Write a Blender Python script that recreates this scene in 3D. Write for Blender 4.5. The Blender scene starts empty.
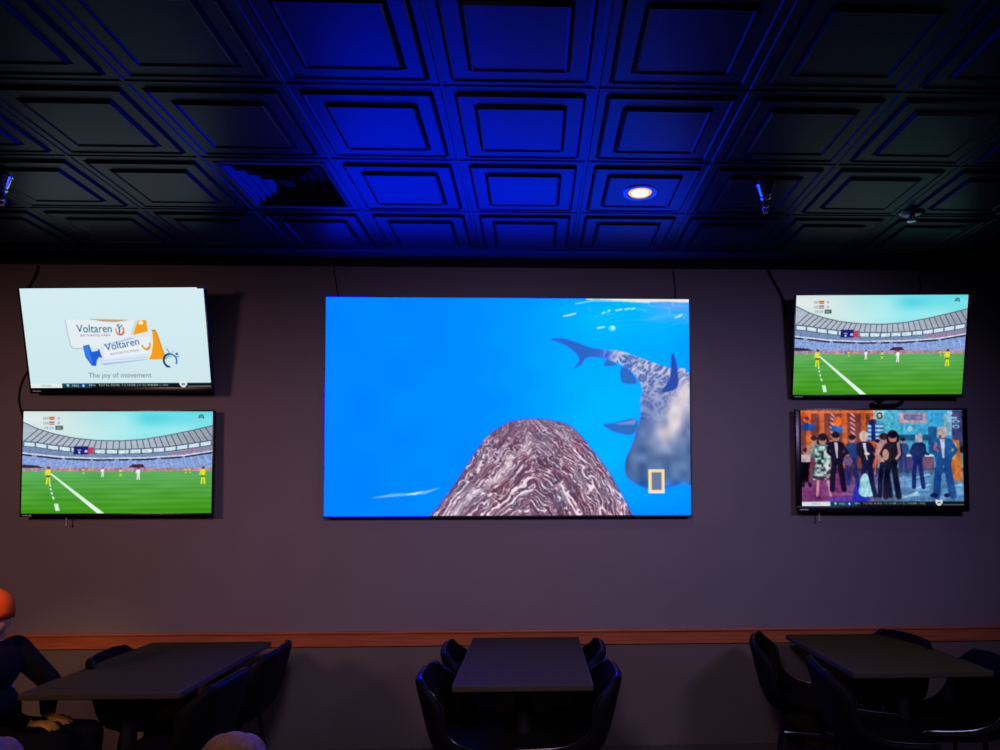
import bpy, bmesh, math, random
import numpy as np
from mathutils import Vector, Matrix
random.seed(3); rng = np.random.default_rng(7)
SC = bpy.context.scene
COL = SC.collection
PI = math.pi

# ------------------------------------------------------------------ room figures (metres)
W = 4.75                      # inner face of the screen wall
CEIL = 3.28
GX, GY, T = -0.361, 4.521, 0.61   # ceiling grid origin and pitch
XL, XR = GX - 8*T, GX + 9*T
YB = GY - 13*T

# ------------------------------------------------------------------ camera
F, PX, PY = 700.0, 557.0, 468.0
yaw, pit, roll = math.atan(.0315), math.atan(27/700.), math.radians(-.17)
fw = Vector((math.sin(yaw)*math.cos(pit), math.cos(yaw)*math.cos(pit), math.sin(pit)))
rt = Vector((math.cos(yaw), -math.sin(yaw), 0)); up = rt.cross(fw)
r2 = rt*math.cos(roll) + up*math.sin(roll); u2 = r2.cross(fw)
cam = bpy.data.cameras.new('camera'); co = bpy.data.objects.new('camera', cam); COL.objects.link(co)
co.matrix_world = Matrix(((r2.x, u2.x, -fw.x, 0), (r2.y, u2.y, -fw.y, 0), (r2.z, u2.z, -fw.z, 1.68), (0, 0, 0, 1)))
cam.sensor_width = 36; cam.lens = 36*F/1000
cam.shift_x = -(PX-500)/1000; cam.shift_y = (PY-375)/1000
cam.clip_start = .05
SC.camera = co

# ------------------------------------------------------------------ materials
def mat(name, col, rough=.5, metal=0, ior=1.5, bump=0, bscale=60, var=0, vscale=8, coat=0, sheen=0):
    m = bpy.data.materials.new(name); m.use_nodes = True
    nt = m.node_tree; b = nt.nodes['Principled BSDF']
    b.inputs['Base Color'].default_value = (*col, 1); b.inputs['Roughness'].default_value = rough
    b.inputs['Metallic'].default_value = metal; b.inputs['IOR'].default_value = ior
    b.inputs['Coat Weight'].default_value = coat
    b.inputs['Sheen Weight'].default_value = sheen
    tc = nt.nodes.new('ShaderNodeTexCoord')
    if var:
        n = nt.nodes.new('ShaderNodeTexNoise'); n.inputs['Scale'].default_value = vscale; n.inputs['Detail'].default_value = 5
        nt.links.new(tc.outputs['Object'], n.inputs['Vector'])
        r = nt.nodes.new('ShaderNodeValToRGB')
        r.color_ramp.elements[0].position = .3; r.color_ramp.elements[1].position = .7
        r.color_ramp.elements[0].color = (*[c*(1-var) for c in col], 1)
        r.color_ramp.elements[1].color = (*[min(1, c*(1+var)) for c in col], 1)
        nt.links.new(n.outputs['Fac'], r.inputs['Fac']); nt.links.new(r.outputs['Color'], b.inputs['Base Color'])
    if bump:
        n = nt.nodes.new('ShaderNodeTexNoise'); n.inputs['Scale'].default_value = bscale; n.inputs['Detail'].default_value = 4
        nt.links.new(tc.outputs['Object'], n.inputs['Vector'])
        bp = nt.nodes.new('ShaderNodeBump'); bp.inputs['Strength'].default_value = bump; bp.inputs['Distance'].default_value = .01
        nt.links.new(n.outputs['Fac'], bp.inputs['Height']); nt.links.new(bp.outputs['Normal'], b.inputs['Normal'])
    return m

def wood_mat(name, c0, c1, rough=.35):
    m = mat(name, c0, rough); nt = m.node_tree; b = nt.nodes['Principled BSDF']
    tc = nt.nodes['Texture Coordinate']; mp = nt.nodes.new('ShaderNodeMapping'); mp.inputs['Scale'].default_value = (1.2, 14, 26)
    n = nt.nodes.new('ShaderNodeTexNoise'); n.inputs['Scale'].default_value = 3; n.inputs['Detail'].default_value = 7
    r = nt.nodes.new('ShaderNodeValToRGB'); r.color_ramp.elements[0].color = (*c0, 1); r.color_ramp.elements[1].color = (*c1, 1)
    r.color_ramp.elements[0].position = .35; r.color_ramp.elements[1].position = .65
    nt.links.new(tc.outputs['Object'], mp.inputs['Vector']); nt.links.new(mp.outputs['Vector'], n.inputs['Vector'])
    nt.links.new(n.outputs['Fac'], r.inputs['Fac']); nt.links.new(r.outputs['Color'], b.inputs['Base Color'])
    return m

def emit_mat(name, col, strength):
    m = bpy.data.materials.new(name); m.use_nodes = True; nt = m.node_tree; nt.nodes.clear()
    e = nt.nodes.new('ShaderNodeEmission'); o = nt.nodes.new('ShaderNodeOutputMaterial')
    e.inputs['Color'].default_value = (*col, 1); e.inputs['Strength'].default_value = strength
    nt.links.new(e.outputs[0], o.inputs[0]); return m

def screen_mat(name, strength):
    m = emit_mat(name, (1, 1, 1), strength); nt = m.node_tree
    a = nt.nodes.new('ShaderNodeAttribute'); a.attribute_name = 'picture'
    e = [n for n in nt.nodes if n.type == 'EMISSION'][0]
    nt.links.new(a.outputs['Color'], e.inputs['Color']); return m

M = dict(
    wall=mat('grey_wall_paint', (.205, .172, .176), .62, bump=.12, bscale=90, var=.04, vscale=3),
    wainscot=mat('taupe_wall_paint', (.135, .105, .085), .6, bump=.12, bscale=90, var=.04, vscale=3),
    side=mat('dark_side_wall_paint', (.02, .016, .018), .7, bump=.1),
    floor=mat('dark_carpet', (.07, .052, .045), .95, bump=.4, bscale=220, var=.25, vscale=30),
    ceil=mat('black_gloss_ceiling_panel', (.004, .004, .006), .36, ior=1.16, bump=.04, bscale=40),
    crown=mat('matte_black_paint', (.0025, .0025, .0035), .85),
    rail=wood_mat('orange_brown_wood', (.36, .085, .028), (.50, .13, .045), .38),
    laminate=mat('dark_speckled_laminate', (.056, .045, .013), .75, ior=1.1, var=.35, vscale=160),
    edge=mat('worn_table_edge', (.060, .048, .026), .55, ior=1.25),
    iron=mat('black_cast_iron', (.008, .008, .008), .45, metal=0),
    vinyl=mat('black_vinyl', (.003, .0022, .0012), .6, ior=1.2, bump=.06, bscale=140),
    piping=mat('black_piping', (.012, .012, .013), .22),
    legs=mat('black_steel_tube', (.01, .01, .012), .3, metal=.3),
    chrome=mat('polished_chrome', (.75, .75, .78), .12, metal=1),
    steel=mat('brushed_steel', (.5, .5, .52), .3, metal=1),
    plastic=mat('glossy_black_plastic', (.006, .006, .007), .25),
    mattep=mat('matte_black_plastic', (.01, .01, .011), .6),
    mark=mat('silver_print', (.62, .62, .64), .4),
    rubber=mat('black_rubber', (.006, .006, .006), .6),
    clip=mat('grey_tape', (.22, .20, .17), .6),
    tab=mat('frosted_plastic', (.45, .42, .45), .4),
    white=mat('white_enamel', (.7, .68, .66), .4),
    skin=mat('skin', (.68, .34, .05), .65, ior=1.15, var=.06, vscale=12),
    cap=mat('orange_cotton_twill', (.90, .12, .005), .9, ior=1.08, bump=.2, bscale=300),
    capdark=mat('dark_embroidery', (.05, .01, .02), .8),
    cloth=mat('black_jersey', (.006, .005, .005), .95, ior=1.15, bump=.3, bscale=40),
    cloth2=mat('charcoal_knit', (.03, .026, .024), .95, ior=1.15, bump=.3, bscale=60),
    denim=mat('dark_denim', (.008, .008, .010), .95, ior=1.15, bump=.3, bscale=200),
    shoe=mat('black_leather', (.012, .012, .012), .4),
    eye=mat('dark_eye', (.01, .008, .008), .2),
)
def hair_mat():
    m = mat('brown_hair', (.13, .075, .07), .8, ior=1.25); nt = m.node_tree; b = nt.nodes['Principled BSDF']
    tc = nt.nodes['Texture Coordinate']; mp = nt.nodes.new('ShaderNodeMapping'); mp.inputs['Scale'].default_value = (60, 8, 8)
    n = nt.nodes.new('ShaderNodeTexNoise'); n.inputs['Scale'].default_value = 3; n.inputs['Detail'].default_value = 4
    r = nt.nodes.new('ShaderNodeValToRGB'); r.color_ramp.elements[0].color = (.05, .028, .018, 1); r.color_ramp.elements[1].color = (.36, .20, .11, 1)
    bp = nt.nodes.new('ShaderNodeBump'); bp.inputs['Strength'].default_value = .5; bp.inputs['Distance'].default_value = .004
    nt.links.new(tc.outputs['Object'], mp.inputs['Vector']); nt.links.new(mp.outputs['Vector'], n.inputs['Vector'])
    nt.links.new(n.outputs['Fac'], r.inputs['Fac']); nt.links.new(r.outputs['Color'], b.inputs['Base Color'])
    nt.links.new(n.outputs['Fac'], bp.inputs['Height']); nt.links.new(bp.outputs['Normal'], b.inputs['Normal'])
    return m
M['hair'] = hair_mat()

# ------------------------------------------------------------------ mesh helpers
class MB:
    def __init__(s): s.v = []; s.f = []; s.m = []
    def add(s, vs, fs, mi=0):
        k = len(s.v); s.v += [tuple(v) for v in vs]; s.f += [tuple(i+k for i in f) for f in fs]; s.m += [mi]*len(fs)
    def box(s, a, b, mi=0, bev=0):
        x0, y0, z0 = a; x1, y1, z1 = b
        if bev <= 0:
            s.add([(x0,y0,z0),(x1,y0,z0),(x1,y1,z0),(x0,y1,z0),(x0,y0,z1),(x1,y0,z1),(x1,y1,z1),(x0,y1,z1)],
                  [(0,3,2,1),(4,5,6,7),(0,1,5,4),(1,2,6,5),(2,3,7,6),(3,0,4,7)], mi); return
        bm = bmesh.new(); bmesh.ops.create_cube(bm, size=1)
        for v in bm.verts: v.co = Vector((x0+(v.co.x+.5)*(x1-x0), y0+(v.co.y+.5)*(y1-y0), z0+(v.co.z+.5)*(z1-z0)))
        bmesh.ops.bevel(bm, geom=bm.edges[:], offset=bev, segments=3, profile=.5, affect='EDGES')
        bm.verts.index_update(); s.add([v.co for v in bm.verts], [[v.index for v in f.verts] for f in bm.faces], mi); bm.free()
    def tube(s, pts, r, n=10, mi=0, cap=True):
        pts = [Vector(p) for p in pts]; rs = r if isinstance(r, (list, tuple)) else [r]*len(pts)
        t0 = (pts[1]-pts[0]).normalized(); a = Vector((0,0,1)) if abs(t0.z) < .9 else Vector((1,0,0))
        nrm = t0.cross(a).normalized(); vs = []
        for i, p in enumerate(pts):
            t = (pts[min(i+1, len(pts)-1)]-pts[max(i-1, 0)]).normalized()
            nrm = (nrm - t*nrm.dot(t)).normalized(); bn = t.cross(nrm)
            for k in range(n):
                an = 2*PI*k/n; vs.append(p + (nrm*math.cos(an)+bn*math.sin(an))*rs[i])
        fs = [(i*n+k, i*n+(k+1)%n, (i+1)*n+(k+1)%n, (i+1)*n+k) for i in range(len(pts)-1) for k in range(n)]
        if cap: fs += [tuple(range(n-1, -1, -1)), tuple((len(pts)-1)*n+k for k in range(n))]
        s.add(vs, fs, mi)
    def lathe(s, prof, c=(0,0,0), n=24, mi=0):
        vs = []; 
        for r, z in prof:
            for k in range(n):
                a = 2*PI*k/n; vs.append((c[0]+r*math.cos(a), c[1]+r*math.sin(a), c[2]+z))
        fs = [(i*n+k, i*n+(k+1)%n, (i+1)*n+(k+1)%n, (i+1)*n+k) for i in range(len(prof)-1) for k in range(n)]
        if prof[0][0] > 1e-6: fs.append(tuple(range(n-1, -1, -1)))
        if prof[-1][0] > 1e-6: fs.append(tuple((len(prof)-1)*n+k for k in range(n)))
        s.add(vs, fs, mi)
    def ell(s, c, r, mi=0, n=20, mtx=None):
        bm = bmesh.new(); bmesh.ops.create_uvsphere(bm, u_segments=n, v_segments=n//2+2, radius=1)
        bm.verts.index_update(); vs = []
        for v in bm.verts:
            p = Vector((v.co.x*r[0], v.co.y*r[1], v.co.z*r[2]))
            if mtx: p = mtx @ p
            vs.append(p+Vector(c))
        s.add(vs, [[v.index for v in f.verts] for f in bm.faces], mi); bm.free()
    def build(s, name, mats, parent=None, smooth=True, angle=35):
        me = bpy.data.meshes.new(name); me.from_pydata(s.v, [], s.f)
        for m in (mats if isinstance(mats, (list, tuple)) else [mats]): me.materials.append(m)
        me.polygons.foreach_set('material_index', s.m)
        bm = bmesh.new(); bm.from_mesh(me); bmesh.ops.recalc_face_normals(bm, faces=bm.faces[:]); bm.to_mesh(me); bm.free()
        if smooth:
            me.polygons.foreach_set('use_smooth', [True]*len(me.polygons)); me.set_sharp_from_angle(angle=math.radians(angle))
        me.update(); o = bpy.data.objects.new(name, me); COL.objects.link(o)
        if parent: o.parent = parent
        return o

def tag(o, label, cat, group=None):
    o['label'] = label; o['category'] = cat
    if group: o['group'] = group
    return o
def empty(name, loc, rz=0, label=None, cat=None, group=None):
    o = bpy.data.objects.new(name, None); COL.objects.link(o); o.location = loc; o.rotation_euler = (0, 0, rz)
    if label: tag(o, label, cat, group)
    return o
def struct(o): o['kind'] = 'structure'; return o
def copy_tree(o, parent=None):
    c = o.copy(); COL.objects.link(c)
    if parent: c.parent = parent
    for ch in list(o.children): copy_tree(ch, c)
    return c

# ------------------------------------------------------------------ the room
b = MB(); b.box((XL-.1, YB-.1, -.1), (XR+.1, W+.1, 0)); struct(b.build('floor', M['floor'], smooth=False))
b = MB(); b.box((XL-.1, W, 0), (XR+.1, W+.12, .715), 1); b.box((XL-.1, W, .715), (XR+.1, W+.12, CEIL+.06), 0)
struct(b.build('wall_front', [M['wall'], M['wainscot']], smooth=False))
b = MB(); b.box((XL-.12, YB-.1, 0), (XL, W, CEIL+.06)); struct(b.build('wall_left', M['side'], smooth=False))
b = MB(); b.box((XR, YB-.1, 0), (XR+.12, W, CEIL+.06)); struct(b.build('wall_right', M['side'], smooth=False))
b = MB(); b.box((XL, YB-.12, 0), (XR, YB, CEIL+.06)); struct(b.build('wall_back', M['side'], smooth=False))

# ceiling of embossed square panels
VENT = (-2, 2)       # column, row of the vent tile
PROF = [(0, -.004), (.005, -.004), (.011, 0), (.040, 0), (.0455, .008), (.052, -.012), (.060, -.007),
        (.114, -.007), (.120, .003), (.129, -.019), (.138, -.014)]
b = MB()
for i in range(-8, 9):
    for j in range(1, 14):
        x0 = GX+i*T; y1 = GY-(j-1)*T; x1 = x0+T; y0 = y1-T
        vent = (i, j) == VENT
        pr = PROF[:4] if vent else PROF
        vs = []; fs = []
        for u, z in pr: vs += [(x0+u, y0+u, CEIL+z), (x1-u, y0+u, CEIL+z), (x1-u, y1-u, CEIL+z), (x0+u, y1-u, CEIL+z)]
        for k in range(len(pr)-1):
            for q in range(4): fs.append((k*4+q, k*4+(q+1) % 4, (k+1)*4+(q+1) % 4, (k+1)*4+q))
        k = (len(pr)-1)*4
        if not vent: fs.append((k, k+1, k+2, k+3))
        b.add(vs, fs)
b.box((XL, YB, CEIL+.15), (XR, W, CEIL+.2))
me = b.build('ceiling', M['ceil'], smooth=False); struct(me)

b = MB()   # flat matte border between the panels and the wall, with a small moulding
pr = [(W, .042), (W-.018, .042), (W-.022, .034), (W-.026, .020), (W-.036, .008), (W-.040, .002), (GY, .002), (GY, -.012), (W, -.012)]
n = len(pr)
b.add([(x, y, CEIL-z) for x in (XL, XR) for y, z in pr], [(k, (k+1) % n, n+(k+1) % n, n+k) for k in range(n)]+[tuple(range(n)), tuple(range(n, 2*n))])
struct(b.build('trim_1', M['crown'], smooth=False))
b = MB()   # wooden chair rail
pr = [(W, 0.678), (W-.016, 0.678), (W-.016, 0.757), (W-.026, 0.761), (W-.028, 0.769), (W-.024, 0.776), (W, 0.776)]
n = len(pr)
b.add([(x, y, z) for x in (XL, XR) for y, z in pr], [(k, (k+1) % n, n+(k+1) % n, n+k) for k in range(n)]+[tuple(range(n)), tuple(range(n, 2*n))])
struct(b.build('trim_2', M['rail'], smooth=False))

# ------------------------------------------------------------------ pictures shown on the screens
def glyphs(text):
    cu = bpy.data.curves.new('lettering', 'FONT'); cu.body = text; cu.resolution_u = 4
    ob = bpy.data.objects.new('lettering', cu); COL.objects.link(ob)
    dg = bpy.context.evaluated_depsgraph_get(); me = bpy.data.meshes.new_from_object(ob.evaluated_get(dg)); me.calc_loop_triangles()
    v = np.array([q.co[:2] for q in me.vertices]); t = np.array([q.vertices[:] for q in me.loop_triangles])
    bpy.data.objects.remove(ob); bpy.data.meshes.remove(me); bpy.data.curves.remove(cu)
    return v, t

class Canvas:
    """picture in drawing units x0..x1, y0..y1 (y down), supersampled"""
    def __init__(s, x0, y0, x1, y1, w, h, ss=2):
        s.x0, s.y0, s.x1, s.y1, s.w, s.h, s.ss = x0, y0, x1, y1, w, h, ss
        s.W, s.H = w*ss, h*ss
        s.a = np.zeros((s.H, s.W, 3)); s.sx = s.W/(x1-x0); s.sy = s.H/(y1-y0)
        X = x0+(np.arange(s.W)+.5)/s.sx; Y = y0+(np.arange(s.H)+.5)/s.sy
        s.X, s.Y = np.meshgrid(X, Y)
    def blend(s, m, col):
        if m.dtype == bool: m = m.astype(float)
        c = np.array(col, float)
        if c.ndim == 1 and c.max() > 1.001: c = c/255.
        s.a = s.a*(1-m[..., None]) + c*m[..., None]
    def box(s, xs, ys):
        i0 = max(0, int((min(xs)-s.x0)*s.sx)-1); i1 = min(s.W, int((max(xs)-s.x0)*s.sx)+2)
        j0 = max(0, int((min(ys)-s.y0)*s.sy)-1); j1 = min(s.H, int((max(ys)-s.y0)*s.sy)+2)
        return i0, i1, j0, j1
    def pmask(s, pts):
        m = np.zeros((s.H, s.W), bool); xs = [p[0] for p in pts]; ys = [p[1] for p in pts]
        i0, i1, j0, j1 = s.box(xs, ys)
        if i1 <= i0 or j1 <= j0: return m
        X = s.X[j0:j1, i0:i1]; Y = s.Y[j0:j1, i0:i1]; r = np.zeros(X.shape, bool)
        for k in range(len(pts)):
            ax, ay = pts[k]; bx, by = pts[(k+1) % len(pts)]
            if ay == by: continue
            r ^= ((ay > Y) != (by > Y)) & (X < (bx-ax)*(Y-ay)/(by-ay)+ax)
        m[j0:j1, i0:i1] = r; return m
    def poly(s, pts, col, al=1):
        s.blend(s.pmask(pts)*float(al), col)
    def ell(s, cx, cy, rx, ry, col, al=1): s.blend((((s.X-cx)/rx)**2+((s.Y-cy)/ry)**2 < 1)*float(al), col)
    def line(s, pts, w, col, al=1):
        m = np.zeros((s.H, s.W), bool)
        for k in range(len(pts)-1):
            (ax, ay), (bx, by) = pts[k], pts[k+1]; i0, i1, j0, j1 = s.box((ax-w, bx+w, ax+w, bx-w), (ay-w, by+w, ay+w, by-w))
            if i1 <= i0 or j1 <= j0: continue
            X = s.X[j0:j1, i0:i1]; Y = s.Y[j0:j1, i0:i1]; dx, dy = bx-ax, by-ay; L = dx*dx+dy*dy+1e-9
            t = np.clip(((X-ax)*dx+(Y-ay)*dy)/L, 0, 1)
            m[j0:j1, i0:i1] |= (X-ax-t*dx)**2+(Y-ay-t*dy)**2 < (w/2)**2
        s.blend(m*float(al), col)
    def rect(s, xa, ya, xb, yb, col, al=1): s.blend(((s.X >= xa) & (s.X < xb) & (s.Y >= ya) & (s.Y < yb))*float(al), col)
    def text(s, txt, x, y, w, h, col, ang=0, al=1):
        v, t = glyphs(txt); mn = v.min(0); mx = v.max(0); v = (v-mn)/(mx-mn)
        c, d = math.cos(ang), math.sin(ang); px = v[:, 0]*w; py = -v[:, 1]*h
        P = np.stack([x+px*c-py*d, y+px*d+py*c], 1)
        m = np.zeros((s.H, s.W), bool)
        for tri in t:
            p = P[tri]; i0, i1, j0, j1 = s.box(p[:, 0], p[:, 1])
            if i1 <= i0 or j1 <= j0: continue
            X = s.X[j0:j1, i0:i1]; Y = s.Y[j0:j1, i0:i1]
            e = [(p[(k+1) % 3][0]-p[k][0])*(Y-p[k][1])-(p[(k+1) % 3][1]-p[k][1])*(X-p[k][0]) for k in range(3)]
            m[j0:j1, i0:i1] |= ((e[0] >= 0) & (e[1] >= 0) & (e[2] >= 0)) | ((e[0] <= 0) & (e[1] <= 0) & (e[2] <= 0))
        s.blend(m*float(al), col)
    def noise(s, fx, fy, seed=0, warp=None):
        g = np.random.default_rng(seed).random((64, 64)); X = s.X if warp is None else warp[0]; Y = s.Y if warp is None else warp[1]
        u = X*fx+1000; v = Y*fy+1000; i = np.floor(u).astype(int); j = np.floor(v).astype(int); a = u-i; c = v-j
        a = a*a*(3-2*a); c = c*c*(3-2*c); G = lambda p, q: g[q % 64, p % 64]
        return (G(i, j)*(1-a)+G(i+1, j)*a)*(1-c)+(G(i, j+1)*(1-a)+G(i+1, j+1)*a)*c
    def finish(s, blur=.6):
        a = s.a.reshape(s.h, s.ss, s.w, s.ss, 3).mean((1, 3))
        if blur:
            r = int(3*blur)+1; k = np.exp(-np.arange(-r, r+1)**2/(2*blur*blur)); k /= k.sum()
            p = np.pad(a, ((r, r), (r, r), (0, 0)), 'edge')
            p = sum(k[q]*p[q:q+a.shape[0]] for q in range(2*r+1)); a = sum(k[q]*p[:, q:q+a.shape[1]] for q in range(2*r+1))
        return np.clip(a, 0, 1)
def lin(a): return np.where(a <= .04045, a/12.92, ((a+.055)/1.055)**2.4)

def smooth_pts(p, n=6, closed=True):
    out = []; N = len(p)
    for i in range(N if closed else N-1):
        g = lambda k: p[k % N] if closed else p[max(0, min(N-1, k))]
        p0, p1, p2, p3 = g(i-1), g(i), g(i+1), g(i+2)
        for q in range(n):
            t = q/n; out.append(tuple(.5*((2*p1[k])+(-p0[k]+p2[k])*t+(2*p0[k]-5*p1[k]+4*p2[k]-p3[k])*t*t+(-p0[k]+3*p1[k]-3*p2[k]+p3[k])*t**3) for k in (0, 1)))
    if not closed: out.append(tuple(p[-1]))
    return out

def sea_picture():
    c = Canvas(325.5, 297.5, 690.5, 515.5, 548, 328)
    X, Y = c.X, c.Y
    # water
    u = (X-326)/364; v = (Y-297)/218
    bl = np.stack([np.full(X.shape, 10.), 132+18*u+0*v, 250+0*u], -1)
    cy = np.exp(-(((X-610)/85)**2+((Y-375)/75)**2)); cy2 = np.exp(-(((X-605)/60)**2+((Y-455)/50)**2))*.7; cy3 = np.exp(-(((X-640)/90)**2+((Y-310)/26)**2))*.75
    k = np.clip(cy*.85+cy2+cy3, 0, 1)[..., None]
    base = bl*(1-k)+np.array([0, 182, 236.])*k
    low = np.clip((Y-490)/26, 0, 1)[..., None]*np.clip((X-600)/60, 0, 1)[..., None]
    base = base*(1-low*.5)+np.array([0, 130, 215.])*low*.5
    base += (c.noise(.03, .05, 3)[..., None]-.5)*8
    c.a = base/255
    # surface at the top right
    pale = np.clip((X-630)/30, 0, 1)*np.clip((330-Y+(X-690)*.02)/10, 0, 1)*np.clip(1-(Y-302)/32, .25, 1)*(.35+.6*c.noise(.04, .16, 9))
    c.blend(np.clip(pale, 0, .8), (120, 165, 225))
    rn = np.abs(c.noise(.05, .30, 5)-.5)*2
    c.blend(np.clip((.10-rn)*8, 0, 1)*np.clip((X-560)/60, 0, 1)*np.clip(1-(Y-297)/38, 0, 1)*.8, (150, 225, 235))
    top = 297.5+2.2*c.noise(.06, .001, 8)+2.6*np.clip((X-586)/50, 0, 1)*(.6+.6*c.noise(.025, .001, 78))
    c.blend(((Y < top) & (X > 586))*1., (238, 232, 225)); c.line([(575, 303), (592, 300), (620, 300), (650, 301.5)], 1.0, (200, 240, 240), .8)
    for x, y, w in ((616, 309, 6), (625, 308, 5), (632, 307.5, 3), (602, 312, 3), (608, 310, 2), (563, 315, 7), (570, 313.5, 5), (597, 327, 7), (676, 316, 5), (680, 314, 3)):
        c.line([(x, y+.7), (x+w, y-.6)], 1.3, (235, 250, 225), .9)
    c.ell(612, 327.8, 3.6, 3, (90, 225, 205), .9); c.ell(613, 327, 2, 1.5, (200, 245, 215))
    # far shark
    body = smooth_pts([(550, 339), (562, 338), (576, 342), (590, 347), (606, 349.5), (618, 350), (634, 355), (650, 361), (670, 368), (692, 379),
            (692, 478), (682, 484), (664, 489), (649, 490), (634, 484), (625, 476), (624.5, 461), (631, 445), (637, 427), (640, 415), (640, 400), (642, 390), (638, 380), (630, 370), (620, 364), (608, 360), (596, 357), (586, 358),
            (580, 365), (573, 368.5), (578.5, 360), (574, 352), (564, 345)], 5)
    bmask = c.pmask(body)
    fins = [[(621, 367), (620, 378), (624, 383.5), (637, 383), (630, 370)], [(606, 360), (604, 366), (616, 365), (612, 361)],
            [(602.5, 424.6), (613, 423), (636, 419), (633, 434.5), (616, 433), (607, 429)]]
    for f in fins: c.poly(smooth_pts(f, 4), (48, 110, 190))
    c.poly([(612, 424.5), (636, 419.5), (634, 425)], (150, 160, 200), .7)
    t = np.clip((X-585)/60, 0, 1)[..., None]
    cb = np.array([44, 104, 196.])*(1-t)+np.array([92, 112, 178.])*t
    d = np.clip((Y-400)/60, 0, 1)[..., None]; cb = cb*(1-d)+np.array([78, 108, 158.])*d
    d = np.clip((Y-476)/12, 0, 1)[..., None]; cb = cb*(1-d)+np.array([40, 110, 195.])*d
    wx = X+14*c.noise(.06, .06, 21); wy = Y+12*c.noise(.05, .07, 22)
    along = (X+Y*.35)
    st = np.abs(c.noise(.34, .13, 31, (wx*.8+wy*.6, wx*-.5+wy*1.0))-.5)*2; st2 = np.abs(c.noise(.5, .3, 36, (wx*.8+wy*.6, wx*-.5+wy*1.0))-.5)*2; st = np.minimum(st, st2+.12)
    s1 = np.clip((.34-st)*5, 0, 1)*np.clip((X-598)/20, 0, 1)*np.clip((430-Y)/60, 0, 1)
    cb = cb*(1-s1[..., None]*.85)+np.array([226, 222, 236.])*s1[..., None]*.85
    hl = np.exp(-((X-(694-(Y-375)*.42))/15)**2)*np.clip((Y-372)/18, 0, 1)*np.clip((465-Y)/35, 0, 1)*(.45+.75*c.noise(.14, .09, 41))
    hl = np.clip(hl, 0, .92)[..., None]; cb = cb*(1-hl)+np.array([226, 212, 218.])*hl
    n3 = (c.noise(.12, .12, 51)-.5)[..., None]*45*np.clip((Y-390)/30, 0, 1)[..., None]; cb = cb+n3
    c.blend(bmask*1., np.clip(cb, 0, 255)/255)
    c.poly(smooth_pts([(672, 354), (676, 358), (678.5, 374), (677, 388), (662, 392), (670, 378)], 4), (44, 78, 170))
    # near shark back
    bp = smooth_pts([(423, 526), (429, 516), (436, 508), (445, 496), (457, 479.5), (470.5, 458.5), (484, 439), (499, 427), (512.5, 421), (529, 419), (550, 420.4), (568, 425.5), (580, 436), (592, 451), (607, 470.5), (619, 491.5), (631, 514), (638, 530)], 5)
    bm_ = c.pmask(bp)
    ax = 531+3*np.sin(Y*.07); r = np.abs(X-ax)
    g = Y-(.62*r+.0055*r*r)*1.0
    side = np.sign(X-ax)
    w1 = c.noise(.05, .06, 61); w2 = c.noise(.14, .15, 62); w3 = c.noise(.3, .3, 68)
    gg = g+12*w1+6*w2+2*w3
    rx = r*.55+9*w2
    rid = np.abs(c.noise(.10, .42, 63, (rx+20*w1+side*30, gg))-.5)*2
    rid2 = np.abs(c.noise(.19, .80, 64, (rx*1.1+6*w3+side*70, gg+5*w2))-.5)*2
    rid3 = np.abs(c.noise(.34, .5, 69, (rx*1.4+side*50, gg+6*w3))-.5)*2
    tp = np.clip((Y-425)/60, 0, 1)
    s_ = np.clip((.20-rid)*9, 0, 1)*(.55+.45*tp)+np.clip((.17-rid2)*9, 0, 1)*(.85-.2*tp)+np.clip((.12-rid3)*7, 0, 1)*.25
    band = np.exp(-((gg-452)/6)**2)*(c.noise(.2, .3, 66)*.8+.2)*np.clip((540-X)/30, 0, 1)
    s_ = np.clip(s_+band*.8, 0, 1)
    dark = np.stack([92+26*(w2-.5), 60+22*(w1-.5), 88+28*(w1-.5)], -1)
    colr = dark*(1-s_[..., None])+np.array([248, 228, 240.])*s_[..., None]
    edge = np.clip(1-(Y-419)/30, 0, 1)[..., None]*.35; colr = colr*(1-edge)+np.array([160, 130, 160.])*edge
    c.blend(bm_*1., np.clip(colr, 0, 255)/255)
    c.line(bp[5:-10], 1.1, (60, 90, 170), .8)
    # glint and channel mark
    c.poly([(370, 498), (392, 493.5), (415, 493), (441, 487), (425, 493.5), (402, 495.5), (388, 496.5)], (200, 235, 250), .55)
    c.poly([(405, 494), (424, 490.5), (415, 494.5)], (240, 250, 255), .8)
    c.rect(647.5, 469.5, 664, 493.5, (255, 226, 160)); q = c.pmask([(650.8, 472.6), (660.8, 472.6), (660.8, 490.4), (650.8, 490.4)])
    c.blend(q*1., np.array([104, 122, 162])/255.)
    a = c.finish(.55); L = lin(a)
    # the panel's blue diodes are driven past what the photograph can hold
    sat = np.clip((a[..., 2:3]-np.maximum(a[..., 0:1], .62*a[..., 1:2]+.1))/.45, 0, 1)*np.clip((a[..., 2:3]-.75)/.15, 0, 1)
    sat = sat*np.clip((.40-a[..., 0:1])/.15, 0, 1)*np.clip((a[..., 1:2]-.44)/.06, 0, 1)
    L = L*np.concatenate([1+0*sat, 1+0*sat, 1+sat*19], -1)
    L[..., 0] = np.where(a[..., 0] < .06, 0, L[..., 0])
    return L

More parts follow.
